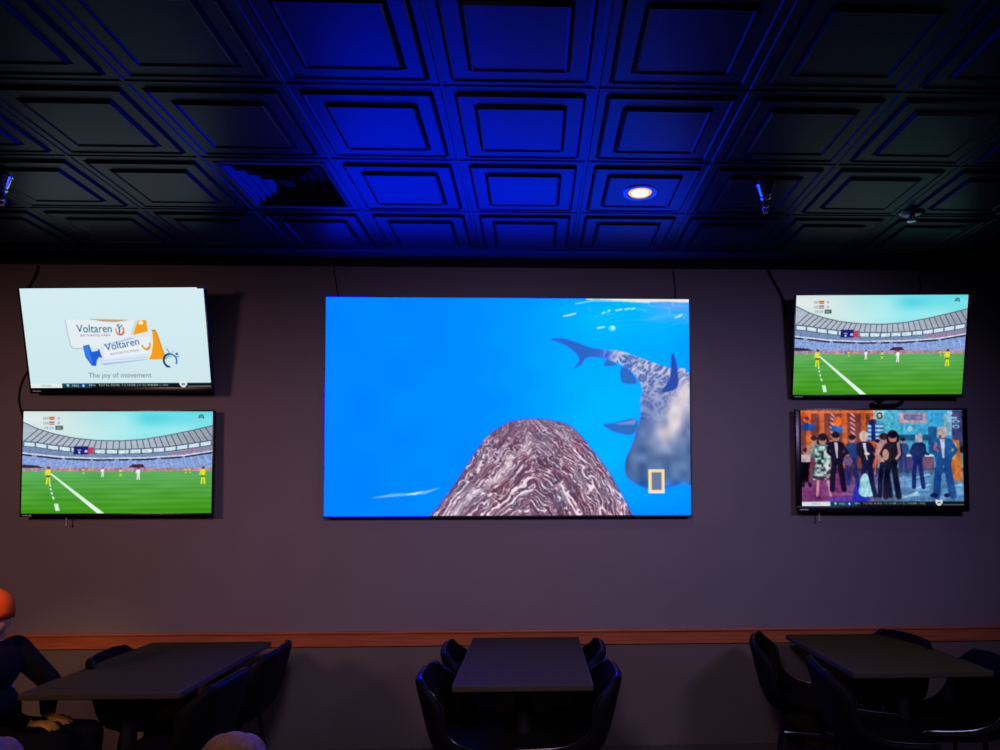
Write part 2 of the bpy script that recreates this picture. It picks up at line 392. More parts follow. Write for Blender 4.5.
def stadium(c_variant):
    # drawing units are those of an 793 x 425 frame with origin (90, 68)
    c = Canvas(90, 68, 883, 493, 400, 214, 3); X, Y = c.X, c.Y; U = (X-90)/793
    sk = np.clip((X-250)/350, 0, 1)[..., None]; n = c.noise(.008, .02, 11)[..., None]
    sky = (np.array([205, 226, 226.])*(1-sk)+np.array([105, 222, 232.])*sk)
    cl = np.clip((Y-68)/150, 0, 1)[..., None]; sky = sky*(1-cl*.45)+np.array([212, 240, 242.])*cl*.45
    sky = sky+(n-.5)*np.array([60, 22, 16]); c.a = np.clip(sky, 0, 255)/255
    xs = np.array([90, 150, 220, 300, 400, 500, 600, 700, 800, 890.]); up_ = np.array([114, 141, 163, 180, 190, 192, 185, 168, 147, 126.])
    dn = np.array([194, 199, 210, 219, 226, 228, 224, 216, 202, 188.]); ut = np.interp(X, xs, up_); lt = np.interp(X, xs, dn)
    roofc = np.array([172, 182, 196.])-30*np.clip((X-600)/280, 0, 1)[..., None]+10*(c.noise(.02, .1, 4)[..., None])
    c.blend(((Y > ut) & (Y < lt))*1., roofc/255)
    for k in range(31):
        x = 94+k*26.5; lean = (x-480)*.16 if k > 0 else 0
        yu = np.interp(x+(-35 if x < 420 else 0), xs, up_); yl = np.interp(x, xs, dn)
        tx = x+ (max(0, (450-x))*.17 if x < 450 else -(x-500)*.10); 
        c.line([(x, yl), (tx, np.interp(tx, xs, up_))], 3.2, (58, 64, 82))
    c.line([(x, np.interp(x, xs, up_)) for x in range(88, 900, 8)], 3.5, (80, 88, 104))
    c.line([(x, np.interp(x, xs, dn)) for x in range(88, 900, 8)], 4, (70, 78, 98))
    c.blend(((Y > lt+2) & (Y < lt+18))*1., np.array([206, 232, 242])/255)
    for k in range(17): x = 94+k*49; c.line([(x, np.interp(x, xs, dn)), (x, np.interp(x, xs, dn)+19)], 7, (96, 112, 140))
    c.line([(x, np.interp(x, xs, dn)+20) for x in range(88, 900, 8)], 4, (70, 84, 120))
    t2 = lt+21; c.blend(((Y > t2) & (Y < 312))*1., np.array([120, 140, 178])/255)
    mid = np.interp(X, [90, 250, 400, 600, 760, 890], [245, 262, 268, 266, 256, 236.])
    rows = (.5+.5*np.sin((Y-mid)*1.3))[..., None]
    lowc = np.array([116, 144, 206.])+rows*np.array([34, 34, 24])
    c.blend(((Y > mid+4) & (Y < 312))*1., lowc/255)
    c.blend(((Y > mid-6) & (Y < mid))*1., np.array([212, 224, 238])/255)
    dk = ((Y >= mid) & (Y < mid+7) & (c.noise(.05, .01, 13) > .35)); c.blend(dk*1., np.array([40, 40, 74])/255)
    for k in range(28):
        x = 96+k*29; y0 = np.interp(x, [90, 250, 400, 600, 760, 890], [252, 269, 275, 273, 263, 243.])
        c.line([(x, y0), (x+(x-480)*.05, 304)], 1.8, (196, 212, 240), .8)
    c.blend(((Y > t2) & (Y < mid-6) & (X > 700) & (c.noise(.1, .4, 17) > .5))*.5, np.array([230, 110, 130])/255)
    c.poly([(92, 290), (150, 294), (190, 306), (90, 312)], (52, 36, 58)); c.poly([(530, 303), (548, 290), (590, 288), (602, 303)], (70, 40, 60))
    gr = 318-6*np.clip((300-X)/200, 0, 1)*0
    c.blend(((Y > 304) & (Y <= gr))*1., np.stack([150+50*c.noise(.06, .01, 14), 104+60*c.noise(.1, .01, 15), 118+60*c.noise(.08, .01, 16)], -1)/255)
    g = np.clip((Y-318)/170, 0, 1)[..., None]
    gc = np.array([92, 172, 92.])*(1-g)+np.array([66, 152, 28.])*g; gc = gc+(np.sin(np.maximum(Y-318, 0)**.6*3.1+X*.003)*5)[..., None]+(c.noise(.01, .05, 18)[..., None]-.5)*16
    c.blend((Y > gr)*1., np.clip(gc, 0, 255)/255)
    c.poly([(204, 327), (212, 326), (438, 494), (408, 494)], (226, 246, 232))
    for (x, y, w, h) in ((204, 372, 6, 9), (207, 388, 6, 9), (211, 404, 7, 10), (217, 422, 8, 12), (226, 452, 17, 30)):
        c.poly([(x, y), (x+w, y), (x+w*1.45, y+h), (x+w*.45, y+h)], (216, 240, 222))
    st_ = ((Y > 225) & (Y < 318))[..., None]; c.a = np.clip(c.a*(1+st_*((c.noise(.16, .35, 91)-.5)*.30)[..., None]), 0, 1)
    def player(x, y, h, col, dark=(60, 60, 40)):
        c.ell(x, y, h*.10, h*.09, (110, 70, 50)); c.poly([(x-h*.14, y+h*.10), (x+h*.14, y+h*.10), (x+h*.12, y+h*.48), (x-h*.12, y+h*.48)], col)
        c.poly([(x-h*.12, y+h*.46), (x+h*.12, y+h*.46), (x+h*.11, y+h*.6), (x-h*.11, y+h*.6)], dark)
        c.line([(x-h*.06, y+h*.6), (x-h*.1, y+h*.95)], h*.10, col); c.line([(x+h*.06, y+h*.6), (x+h*.09, y+h*.95)], h*.10, col)
        c.line([(x-h*.13, y+h*.14), (x-h*.2, y+h*.42)], h*.07, col)
    player(200, 303, 70, (226, 226, 60)); player(345, 306, 24, (220, 220, 110)); player(425, 305, 38, (240, 244, 244), (220, 220, 230)); player(500, 308, 32, (210, 224, 80))
    player(574, 306, 48, (244, 246, 246), (226, 226, 234)); player(845 if c_variant == 0 else 805, 303, 70, (232, 228, 40), (60, 110, 60))
    for x in (772, 790): player(x, 305, 24, (220, 210, 110))
    c.rect(303, 214, 362, 248, (26, 30, 110)); c.rect(362, 218, 384, 246, (200, 60, 90)); c.rect(318, 228, 334, 232, (180, 190, 240)); c.rect(322, 236, 330, 244, (220, 222, 250)); c.rect(348, 230, 360, 240, (200, 200, 240))
    for y, t, cols in ((98, 'ESP', ((200, 40, 40), (230, 190, 60), (200, 40, 40))), (118, 'USA', ((60, 60, 120), (240, 240, 240), (200, 50, 60)))):
        c.text(t, 174, y+5, 22, 10, (110, 116, 120)); 
        for q in range(3): c.rect(198, y-6+q*4, 220, y-2+q*4, cols[q])
        c.text('0', 234, y+5, 8, 10, (110, 116, 120))
    c.text('19:24', 180, 143, 36, 10, (120, 126, 128)); c.rect(224, 129, 256, 146, (70, 96, 96)); c.text('HD', 231, 142, 16, 8, (220, 230, 230))
    c.line([(823, 96), (826, 87), (833, 83), (841, 87), (843, 97)], 5, (60, 90, 100)); c.rect(829, 90, 837, 96, (60, 90, 100))
    return lin(c.finish(.5))

def ticker(c, x0, x1, y0, y1):
    w = x1-x0; h = y1-y0; f = lambda u: x0+w*u
    c.rect(x0, y0, x1, y1, (10, 22, 28)); c.rect(x0, y0, f(.175), y1, (226, 238, 236)); c.text('SPREAD', f(.06), y1-h*.3, w*.055, h*.4, (130, 140, 144))
    c.rect(f(.175), y0, f(.34), y1, (12, 70, 78)); c.poly([(f(.197), y0+h*.2), (f(.215), y0+h*.2), (f(.207), y1-h*.15)], (190, 230, 240))
    c.text('MIN', f(.23), y1-h*.25, w*.035, h*.5, (220, 240, 240)); c.rect(f(.275), y0, f(.31), y1, (24, 60, 130)); c.ell(f(.292), (y0+y1)/2, w*.006, h*.3, (200, 220, 250))
    c.text('MIN   TOTAL RUNS: 7.5 OVER (-115) UNDER (-105)', f(.325), y1-h*.22, w*.435, h*.58, (236, 242, 244))
    cx = f(.845); yy = (y0+y1)/2-h*.15; a = w*.021
    c.poly([(cx-a, yy-h*.8), (cx, yy-h*.6), (cx+a, yy-h*.8), (cx+a*1.05, yy), (cx, yy+h*1.0), (cx-a*1.05, yy)], (232, 236, 240)); c.rect(cx-a*.5, yy-h*.3, cx+a*.5, yy+h*.15, (120, 130, 150))
    c.rect(cx+a*1.1, yy+h*.3, x1, yy+h*.5, (120, 120, 120))

def advert():
    # drawing units of the 160x90 crop enlarged 6.25x: x = (px-40)*6.25, y = (py-300)*6.25 ; sheared to the tilted panel afterwards
    c = Canvas(-120, -82, 1060, 548, 460, 252, 3); X, Y = c.X, c.Y
    v = np.clip((Y+80)/645, 0, 1)[..., None]; u = np.clip((X+135)/1180, 0, 1)[..., None]
    c.a = (np.array([206, 231, 236.])+6*(1-v)*np.array([1, 1, 1])+(np.abs(u-.6)<.5)*0)/255*np.ones(X.shape+(1,))
    # carton
    c.poly([(150, 116), (672, 120), (676, 200), (640, 285), (180, 295), (172, 282)], (229, 238, 244)); c.line([(152, 118), (168, 270), (182, 296), (290, 296)], 7, (170, 190, 206), .8)
    c.poly([(310, 113), (560, 120), (470, 132), (400, 128)], (196, 160, 120)); c.line([(310, 112), (560, 119)], 3, (180, 150, 120), .7)
    c.poly([(618, 122), (674, 120), (678, 190), (580, 214)], (243, 160, 30)); c.poly([(600, 122), (622, 122), (580, 214), (562, 210)], (200, 222, 200), .8)
    c.ell(638, 136, 15, 12, (252, 240, 200))
    c.text('Voltaren', 220, 196, 226, 50, (34, 92, 128)); c.text('ARTHRITIS PAIN', 236, 221, 196, 14, (150, 120, 120))
    def swoosh(cx, cy, r, a0, a1, w, col):
        c.line([(cx+r*math.cos(a), cy+r*math.sin(a)) for a in np.linspace(a0, a1, 24)], w, col)
    swoosh(498, 184, 27, .1*PI, .75*PI, 9, (190, 60, 90)); swoosh(498, 182, 25, .6*PI, 1.1*PI, 10, (240, 160, 40)); swoosh(498, 182, 25, -.2*PI, .3*PI, 9, (230, 110, 60))
    c.line([(482, 150), (495, 168), (515, 152)], 6, (40, 120, 150)); c.line([(497, 165), (494, 198)], 9, (40, 110, 150)); c.ell(494, 149, 5, 5, (40, 120, 150))
    # tube
    c.poly([(345, 300), (380, 268), (700, 190), (712, 196), (676, 366), (372, 404), (350, 372)], (216, 230, 246)); c.poly([(385, 280), (690, 215), (668, 330), (380, 365)], (232, 241, 250))
    c.poly([(352, 376), (676, 352), (674, 367), (372, 404)], (168, 196, 226)); c.poly([(360, 378), (676, 356), (676, 363), (366, 390)], (226, 238, 250))
    c.poly([(384, 274), (560, 230), (590, 236), (388, 286)], (150, 190, 214), .6)
    c.poly([(704, 184), (724, 182), (738, 200), (778, 366), (668, 368), (690, 330), (706, 260)], (244, 158, 26)); c.poly([(698, 190), (706, 186), (706, 262), (688, 334), (668, 368), (654, 366), (680, 320), (696, 250)], (240, 234, 216))
    c.line([(726, 184), (778, 364)], 5, (200, 124, 40)); c.line([(706, 186), (724, 184)], 8, (190, 120, 60))
    swoosh(658, 276, 25, -.1*PI, .95*PI, 12, (240, 160, 40)); swoosh(658, 284, 22, .1*PI, .6*PI, 6, (180, 110, 60))
    an = -math.radians(10.5)
    c.text('Voltaren', 396, 314, 224, 46, (30, 86, 140), an); c.text('ARTHRITIS PAIN', 420, 342, 190, 15, (160, 140, 140), an*.75)
    # cap
    c.poly([(250, 280), (290, 272), (302, 318), (340, 312), (352, 300), (366, 356), (346, 352), (330, 372), (322, 408), (294, 406), (258, 350)], (34, 94, 218))
    c.poly([(258, 284), (284, 278), (300, 396), (262, 344)], (56, 124, 234)); c.line([(346, 304), (364, 354)], 6, (110, 70, 150))
    # leaping figure
    swoosh(806, 376, 42, .62*PI, 1.5*PI, 13, (24, 56, 118)); swoosh(806, 376, 42, 1.5*PI, 2.15*PI, 9, (44, 96, 160)); swoosh(808, 378, 30, 1.15*PI, 1.6*PI, 6, (60, 190, 190))
    c.line([(790, 300), (806, 330)], 6, (110, 150, 200)); c.line([(836, 312), (818, 326)], 4, (150, 180, 210)); c.ell(852, 334, 9, 8, (60, 110, 150)); c.line([(846, 350), (866, 352)], 5, (70, 130, 160)); c.line([(776, 412), (800, 416)], 8, (24, 56, 118))
    c.text('The joy of movement', 266, 492, 410, 41, (112, 128, 146))
    ticker(c, -120, 1060, 519, 548)
    return lin(c.finish(.55))

def dance():
    # units: the enlarged crop 4.348x with origin (137, 68) to (842, 485)
    c = Canvas(137, 68, 842, 485, 400, 236, 3); X, Y = c.X, c.Y
    c.rect(137, 68, 460, 320, (128, 62, 60)); c.rect(455, 68, 842, 320, (60, 160, 205))
    g = np.clip((X-480)/250, 0, 1)[..., None]
    c.blend(((X > 500) & (Y < 190))*.9, (np.array([86, 190, 214.])*(1-g)+np.array([58, 168, 224.])*g)/255)
    for x in (160, 218, 318, 400, 440): c.rect(x, 76, x+24, 330, (206, 98, 48)); c.rect(x+22, 76, x+28, 330, (120, 54, 50))
    c.rect(137, 68, 460, 82, (220, 110, 60))
    for x0 in (262, 350):
        for k in range(9): y = 78+k*20; c.poly([(x0, y), (x0+14, y+4), (x0+28, y+20), (x0+16, y+20)], (226, 150, 160)); c.poly([(x0+6, y+10), (x0+20, y+20), (x0+18, y+26)], (60, 40, 90))
    # floor
    fl = np.clip((X-300)/300, 0, 1)[..., None]; fc = np.array([136, 66, 128.])*(1-fl)+np.array([96, 152, 205.])*fl
    fv = np.clip((Y-320)/160, 0, 1)[..., None]; fc = fc*(1-.15*fv)+(np.abs(c.noise(.012, .06, 4)-.5)[..., None]-.2)*90
    dark = np.clip((360-Y)/30, 0, 1)[..., None]; fc = fc*(1-.45*dark)
    c.blend((Y > 320)*1., np.clip(fc, 0, 255)/255)
    c.ell(330, 470, 90, 26, (80, 50, 200), .6); c.ell(395, 440, 36, 60, (30, 40, 200), .8)
    for pts in (((560, 380), (690, 345), (700, 352)), ((590, 420), (700, 388), (700, 396)), ((570, 450), (640, 420), (650, 440)), ((780, 400), (836, 388), (836, 400))): c.poly(pts, (176, 216, 236), .8)
    # balloons
    for x, y, r, col in ((165, 102, 19, (232, 96, 34)), (148, 92, 14, (200, 70, 40)), (166, 104, 8, (90, 40, 60)), (160, 140, 17, (30, 74, 160)), (184, 142, 15, (34, 90, 180)), (298, 118, 19, (240, 106, 30)), (284, 150, 14, (30, 90, 170)), (306, 154, 15, (40, 100, 190)), (182, 186, 11, (214, 100, 70))): c.ell(x, y, r, r*1.1, col)
    # set pieces at the centre and on the back wall
    c.rect(455, 70, 500, 110, (172, 196, 190)); c.ell(482, 93, 13, 15, (30, 40, 60)); c.ell(482, 93, 8, 9, (172, 196, 190))
    c.rect(426, 128, 500, 200, (52, 120, 190)); 
    for y in (134, 152, 170, 188): c.rect(430, y, 498, y+8, (180, 224, 240)); 
    c.rect(444, 108, 462, 204, (20, 40, 110)); c.ell(446, 122, 12, 12, (30, 30, 80))
    c.rect(565, 78, 687, 128, (176, 150, 176)); c.rect(572, 84, 680, 122, (196, 164, 180)); c.rect(588, 88, 668, 112, (110, 110, 170)); c.text('TOOTSIE', 592, 108, 72, 15, (150, 160, 205))
    c.ell(614, 150, 12, 12, (180, 220, 240)); c.rect(560, 175, 700, 205, (26, 82, 130)); c.rect(560, 200, 712, 262, (56, 140, 180)); 
    for x in (575, 605, 635, 672): c.rect(x, 206, x+18, 250, (80, 176, 206))
    c.rect(594, 262, 716, 271, (214, 236, 244)); c.rect(560, 271, 712, 330, (80, 70, 120)); c.rect(640, 276, 716, 320, (120, 80, 110))
    c.rect(692, 140, 730, 220, (30, 84, 140)); c.rect(762, 84, 800, 180, (130, 180, 214)); c.rect(796, 70, 842, 230, (64, 66, 120))
    for y in (118, 140): c.ell(814, y, 16, 8, (150, 200, 230)); c.ell(814, y+1, 10, 4, (40, 80, 150))
    c.rect(760, 98, 820, 106, (150, 190, 214)); c.ell(788, 80, 12, 10, (190, 220, 240))
    c.poly([(790, 196), (826, 200), (838, 300), (838, 380), (786, 372), (782, 300)], (198, 112, 50)); c.poly([(796, 204), (816, 212), (806, 290), (790, 280)], (214, 160, 90)); c.ell(836, 240, 8, 16, (30, 20, 40))
    def limb(pts, w, col): c.line(pts, w, col)
    def fig(x, top, bot, coat, legs, skin=(176, 120, 110), hair=(30, 22, 36), lean=0, wid=1., hairlong=False, shirt=None, dress=False):
        H = bot-top; hr = H*.066; hx = x+lean*.9
        if hairlong: c.ell(hx, top+H*.10, hr*1.45, H*.13, hair)
        c.ell(hx, top+hr*1.2, hr, hr*1.3, skin); c.ell(hx, top+hr*.6, hr*1.08, hr*.85, hair)
        sh = top+H*.17; hp = top+H*.48; sw = H*.105*wid; hw = H*.075*wid
        c.poly(smooth_pts([(hx-sw, sh+H*.01), (hx, sh-H*.02), (hx+sw, sh+H*.01), (x+sw*.95, top+H*.34), (x+hw*1.1, hp+H*.05), (x-hw*1.1, hp+H*.05), (x-sw*.95, top+H*.34)], 3), coat)
        if shirt: c.poly([(hx-sw*.25, sh), (hx+sw*.3, sh), (x+sw*.1, hp-H*.04), (x-sw*.1, hp-H*.04)], shirt)
        if dress: c.poly([(x-hw*1.2, hp-H*.08), (x+hw*1.2, hp-H*.08), (x+hw*2, top+H*.68), (x-hw*2, top+H*.68)], coat)
        limb([(x-hw*.5, hp), (x-hw*1.0, top+H*.74), (x-hw*1.15, bot-H*.02)], H*(.035 if dress else .085)*wid, legs)
        limb([(x+hw*.5, hp), (x+hw*.9, top+H*.74), (x+hw*1.35, bot-H*.02)], H*(.035 if dress else .085)*wid, legs)
        limb([(hx-sw*.95, sh+H*.03), (x-sw*1.35, top+H*.33), (x-sw*.6, top+H*.42)], H*.055, coat)
        limb([(hx+sw*.95, sh+H*.03), (x+sw*1.4, top+H*.33), (x+sw*.7, top+H*.44)], H*.055, coat)
    fig(158, 236, 400, (176, 170, 190), (20, 14, 30), shirt=(220, 220, 230)); c.rect(137, 294, 176, 380, (20, 12, 24)); c.rect(137, 262, 176, 292, (196, 176, 180))
    fig(360, 178, 392, (30, 60, 118), (30, 46, 110)); fig(470, 196, 350, (206, 74, 60), (190, 120, 120), dress=True); fig(338, 250, 380, (112, 84, 130), (60, 50, 110)); fig(582, 190, 340, (36, 70, 130), (40, 60, 120))
    fig(194, 182, 380, (170, 130, 120), (120, 70, 90), hair=(50, 30, 40))
    fig(232, 176, 444, (80, 122, 128), (206, 140, 160), dress=True, hairlong=True, wid=1.15)
    dm = c.pmask([(196, 222), (268, 222), (262, 300), (268, 372), (186, 372), (200, 300)]); nz = c.noise(.10, .10, 33)
    c.blend(dm*(nz > .52)*.9, np.array([206, 214, 206])/255); c.blend(dm*(nz < .3)*.8, np.array([26, 40, 50])/255); c.blend(dm*((nz > .42) & (nz < .47))*.8, np.array([60, 170, 170])/255)
    fig(294, 166, 418, (26, 16, 40), (22, 14, 40), lean=-6, shirt=(196, 200, 216), wid=1.1)
    fig(424, 164, 440, (24, 22, 46), (20, 26, 70), skin=(206, 170, 160), hair=(200, 180, 170), lean=-14, shirt=(196, 200, 214), wid=.95)
    c.poly(smooth_pts([(398, 356), (416, 344), (430, 366), (446, 404), (458, 436), (410, 446), (386, 430), (390, 392)], 4), (166, 224, 238)); limb([(428, 300), (440, 370), (456, 440)], 20, (22, 26, 66))
    c.ell(424, 258, 12, 7, (220, 200, 196))
    fig(498, 172, 446, (190, 140, 130), (18, 18, 50), hair=(50, 30, 40), wid=.9)
    fig(528, 164, 450, (34, 28, 46), (16, 16, 40), hairlong=True, lean=10, hair=(22, 14, 34), wid=1.05)
    limb([(560, 214), (566, 260), (552, 280)], 12, (190, 140, 150)); c.ell(505, 262, 14, 24, (206, 150, 140))
    fig(644, 174, 408, (20, 38, 96), (20, 34, 110), skin=(196, 170, 176), hair=(170, 170, 186), lean=8, wid=.95); limb([(660, 250), (690, 262)], 9, (26, 40, 90))
    fig(756, 144, 446, (28, 90, 158), (26, 72, 140), skin=(214, 168, 156), hair=(190, 176, 176), lean=-4, wid=1.25, shirt=(196, 204, 224))
    c.ell(744, 186, 7, 10, (120, 70, 80)); limb([(726, 214), (718, 236), (734, 246)], 10, (200, 90, 110)); c.ell(712, 440, 18, 9, (20, 26, 70)); c.ell(768, 440, 14, 9, (20, 26, 70))
    tex = 1+(c.noise(.09, .07, 71)-.5)*.30+(c.noise(.25, .2, 72)-.5)*.2
    c.a = np.clip(c.a*tex[..., None]+((c.noise(.02, .02, 73)-.5)*.10)[..., None], 0, 1)
    ticker(c, 137, 842, 466, 485)
    return lin(c.finish(.85))*.9

def screen(name, parent, L, w, h, m):
    """w x h metre display lying in the parent's local XZ plane, facing -Y, origin at its centre; the picture is stored per vertex"""
    H, Wd = L.shape[:2]
    u = np.linspace(-.5, .5, Wd)*w; v = np.linspace(.5, -.5, H)*h
    X, Z = np.meshgrid(u, v); V = np.zeros((H*Wd, 3), np.float32); V[:, 0] = X.ravel(); V[:, 2] = Z.ravel()
    idx = np.arange(H*Wd).reshape(H, Wd); Q = np.stack([idx[:-1, :-1], idx[1:, :-1], idx[1:, 1:], idx[:-1, 1:]], -1).reshape(-1, 4)
    me = bpy.data.meshes.new(name); me.vertices.add(H*Wd); me.vertices.foreach_set('co', V.ravel())
    me.loops.add(Q.size); me.loops.foreach_set('vertex_index', Q.ravel().astype(np.int32))
    me.polygons.add(len(Q)); me.polygons.foreach_set('loop_start', np.arange(0, Q.size, 4, dtype=np.int32))
    me.update(calc_edges=True); at = me.color_attributes.new('picture', 'FLOAT_COLOR', 'POINT')
    C4 = np.ones((H*Wd, 4), np.float32); C4[:, :3] = L.reshape(-1, 3); at.data.foreach_set('color', C4.ravel())
    me.materials.append(m); o = bpy.data.objects.new(name, me); COL.objects.link(o); o.parent = parent; return o

# ------------------------------------------------------------------ LED wall
x0, x1, z0, z1 = -1.398, 1.05, 1.544, 3.011
led = empty('video_wall', ((x0+x1)/2, W-.055, (z0+z1)/2), 0, 'huge bezel-free video wall showing two spotted whale sharks in blue water', 'screen')
w, h = x1-x0, z1-z0
b = MB(); b.box((-w/2-.004, .002, -h/2-.012), (w/2+.004, .054, h/2+.004)); b.build('cabinet', M['mattep'], led, False)
s = screen('display', led, sea_picture(), w, h, screen_mat('video_wall_light', 1.0)); s.location = (0, 0, 0)
b = MB(); b.tube([(0, 0, 0), (.003, -.003, -.05), (.02, -.004, -.13), (.03, -.002, -.215)], .0035)
c1 = b.build('cable', M['rubber']); c1.location = (-1.362, W-.008, 3.232); tag(c1, 'thin black cable above the top left corner of the video wall', 'cable')
b = MB(); b.tube([(0, 0, 0), (.004, -.003, -.05), (.012, -.004, -.13), (.012, -.002, -.215)], .003)
c1 = b.build('cable', M['rubber']); c1.location = (0.956, W-.008, 3.232); tag(c1, 'thin black cable above the top right corner of the video wall', 'cable')

# ------------------------------------------------------------------ televisions
def television(cx, cz, w, h, tilt, yaw_, gap, L, label, mb=.008, bb=.022, side=.008, group=None, strength=1.0, tab=0, clip=False):
    """cx, cz = centre of the w x h picture, gap = its distance from the wall; tilt leans the top forward"""
    root = empty('television', (cx, W-gap, cz), 0, label, 'television', group)
    root.rotation_euler = (tilt, 0, yaw_)
    ox = w/2+side; z0 = -h/2-bb; z1 = h/2+mb; H = z1-z0
    b = MB(); b.box((-ox, .003, z0), (ox, .024, z1), 0, .004); b.box((-w*.36, .02, z0+H*.08), (w*.36, .042, z0+H*.62), 0, .01); b.build('housing', M['mattep'], root)
    b = MB()
    b.box((-ox, -.003, z0), (ox, .004, -h/2), 0, .0012); b.box((-ox, -.003, h/2), (ox, .004, z1), 0, .0012)
    b.box((-ox, -.003, -h/2), (-w/2, .004, h/2), 0, .0012); b.box((w/2, -.003, -h/2), (ox, .004, h/2), 0, .0012)
    b.build('bezel', M['plastic'], root)
    screen('display', root, L, w, h, screen_mat('television_light', strength))
    b = MB(); zm = z0+bb*.42; b.box((-ox+.020, -.0045, zm-.004), (-ox+.078, -.0032, zm+.004)); b.build('maker_mark', M['mark'], root, False)
    rot = Matrix.Rotation(yaw_, 3, 'Z') @ Matrix.Rotation(tilt, 3, 'X'); inv = rot.inverted()
    b = MB(); b.box((-.2, gap-.012, -.12), (.2, gap-.002, .10)); b.v = [tuple(inv @ Vector(v)) for v in b.v]
    for sx in (-1, 1):
        p = Vector((sx*.14, .04, -.02)); q = inv @ Vector((sx*.14, gap-.008, -.02)); b.tube([p, q], .014, 8)
    b.box((-.155, .040, -.16), (-.125, .05, .14)); b.box((.125, .040, -.16), (.155, .05, .14)); b.build('wall_bracket', M['iron'], root, False)
    if tab: b = MB(); b.box((tab, .022, z0-.045), (tab+.008, .026, z0+.01)); b.box((tab-.003, .020, z0-.06), (tab+.011, .028, z0-.045)); b.build('release_cord', M['tab'], root, False)
    if clip: b = MB(); b.box((ox-.05, -.008, z1-.012), (ox+.012, .006, z1+.016), 0, .003); b.build('corner_tape', M['clip'], root)
    return root
st0 = stadium(0); st1 = stadium(1)
television(-2.739, 1.904, 1.223, 0.669, 0, 0, .07, st0, 'left-hand lower television showing a football match, mounted flat below a tube advert screen', tab=-.34, bb=.022)
television(-2.712, 2.704, 1.191, 0.635, .192, -.045, .16, advert(), 'tilted television with white pain-relief tube advert above a football screen', bb=.036, side=.010, mb=.004, clip=True)
television(2.333, 2.687, 1.15, 0.662, .164, -.038, .12, st1, 'right-hand upper television tilted forward, showing a football match above a dancing scene', bb=.024, side=.010)
television(2.354, 1.925, 1.102, 0.648, 0, -.02, .08, dance(), 'television showing people dancing on a party set', bb=.042, side=.036, mb=.012, tab=-.43)

def cable(pts, r, label, m='rubber'):
    o = Vector(pts[0]); b = MB(); b.tube([Vector(p)-o for p in smooth3(pts)], r, 8); c = b.build('cable', M[m]); c.location = o; return tag(c, label, 'cable')
def smooth3(p, n=6):
    out = []; N = len(p); g = lambda k: Vector(p[max(0, min(N-1, k))])
    for i in range(N-1):
        a, b_, c_, d = g(i-1), g(i), g(i+1), g(i+2)
        for q in range(n): t = q/n; out.append(.5*((2*b_)+(-a+c_)*t+(2*a-5*b_+4*c_-d)*t*t+(-a+3*b_-3*c_+d)*t**3))
    out.append(Vector(p[-1])); return out
y = W-.008
cable([(-3.326, y, 3.228), (-3.341, y, 3.161), (-3.383, y, 3.078), (-3.403, y, 2.986)], .007, 'thick black cable from the crown moulding to the top of the advert television')
cable([(-3.341, y, 2.574), (-3.413, y, 2.441), (-3.429, y, 2.317), (-3.393, y, 2.184), (-3.362, y, 2.132)], .004, 'thin black cable looping down beside the two left televisions')
cable([(1.619, y, 3.232), (1.645, y, 3.171), (1.702, y, 3.068), (1.727, y, 2.986), (1.732, y, 2.893)], .009, 'black cable running from the crown moulding to the right upper television')
cable([(2.694, y, 3.232), (2.678, y, 3.181), (2.694, y, 3.13), (2.673, y, 3.078)], .004, 'thin cable stub above the top edge of the right upper television')
cable([(2.468, W-.03, 2.379), (2.396, W-.05, 2.33), (2.324, W-.055, 2.302), (2.365, W-.055, 2.287), (2.488, W-.05, 2.292), (2.529, W-.03, 2.317)], .012, 'bundled black cable in the gap between the two right televisions', 'piping')

# ------------------------------------------------------------------ ceiling fixtures
vx0 = GX+VENT[0]*T+.040; vx1 = vx0+T-.08; vy1 = GY-(VENT[1]-1)*T-.040; vy0 = vy1-T+.08
vc = ((vx0+vx1)/2, (vy0+vy1)/2, CEIL)
vent = empty('ceiling_vent', vc, 0, 'square black louvred air vent filling one ceiling panel', 'vent')
def sqring(b, r0, z0, r1, z1, t=.0025):
    vs = []; 
    for r, z in ((r0, z0), (r1, z1), (r1, z1+t), (r0, z0+t)): vs += [(-r, -r, z), (r, -r, z), (r, r, z), (-r, r, z)]
    b.add(vs, [(k*4+q, k*4+(q+1) % 4, ((k+1) % 4)*4+(q+1) % 4, ((k+1) % 4)*4+q) for k in range(4) for q in range(4)])
R = T/2-.040
b = MB(); sqring(b, R, -.003, R-.022, -.003, .003); sqring(b, R-.022, -.003, R-.026, .10); b.build('frame', M['crown'], vent, False)
b = MB(); b.box((-R, -R, .10), (R, R, .105)); b.build('backing', M['crown'], vent, False)
for k, rr in enumerate((.236, .186, .138, .092)):
    b = MB(); sqring(b, rr, -.006, rr-.027, .022); sqring(b, rr-.027, .022, rr-.029, .045); b.build('louvre', M['ceil'], vent, False)
b = MB(); b.box((-.036, -.036, .012), (.036, .036, .016)); b.build('centre_plate', M['ceil'], vent, False)

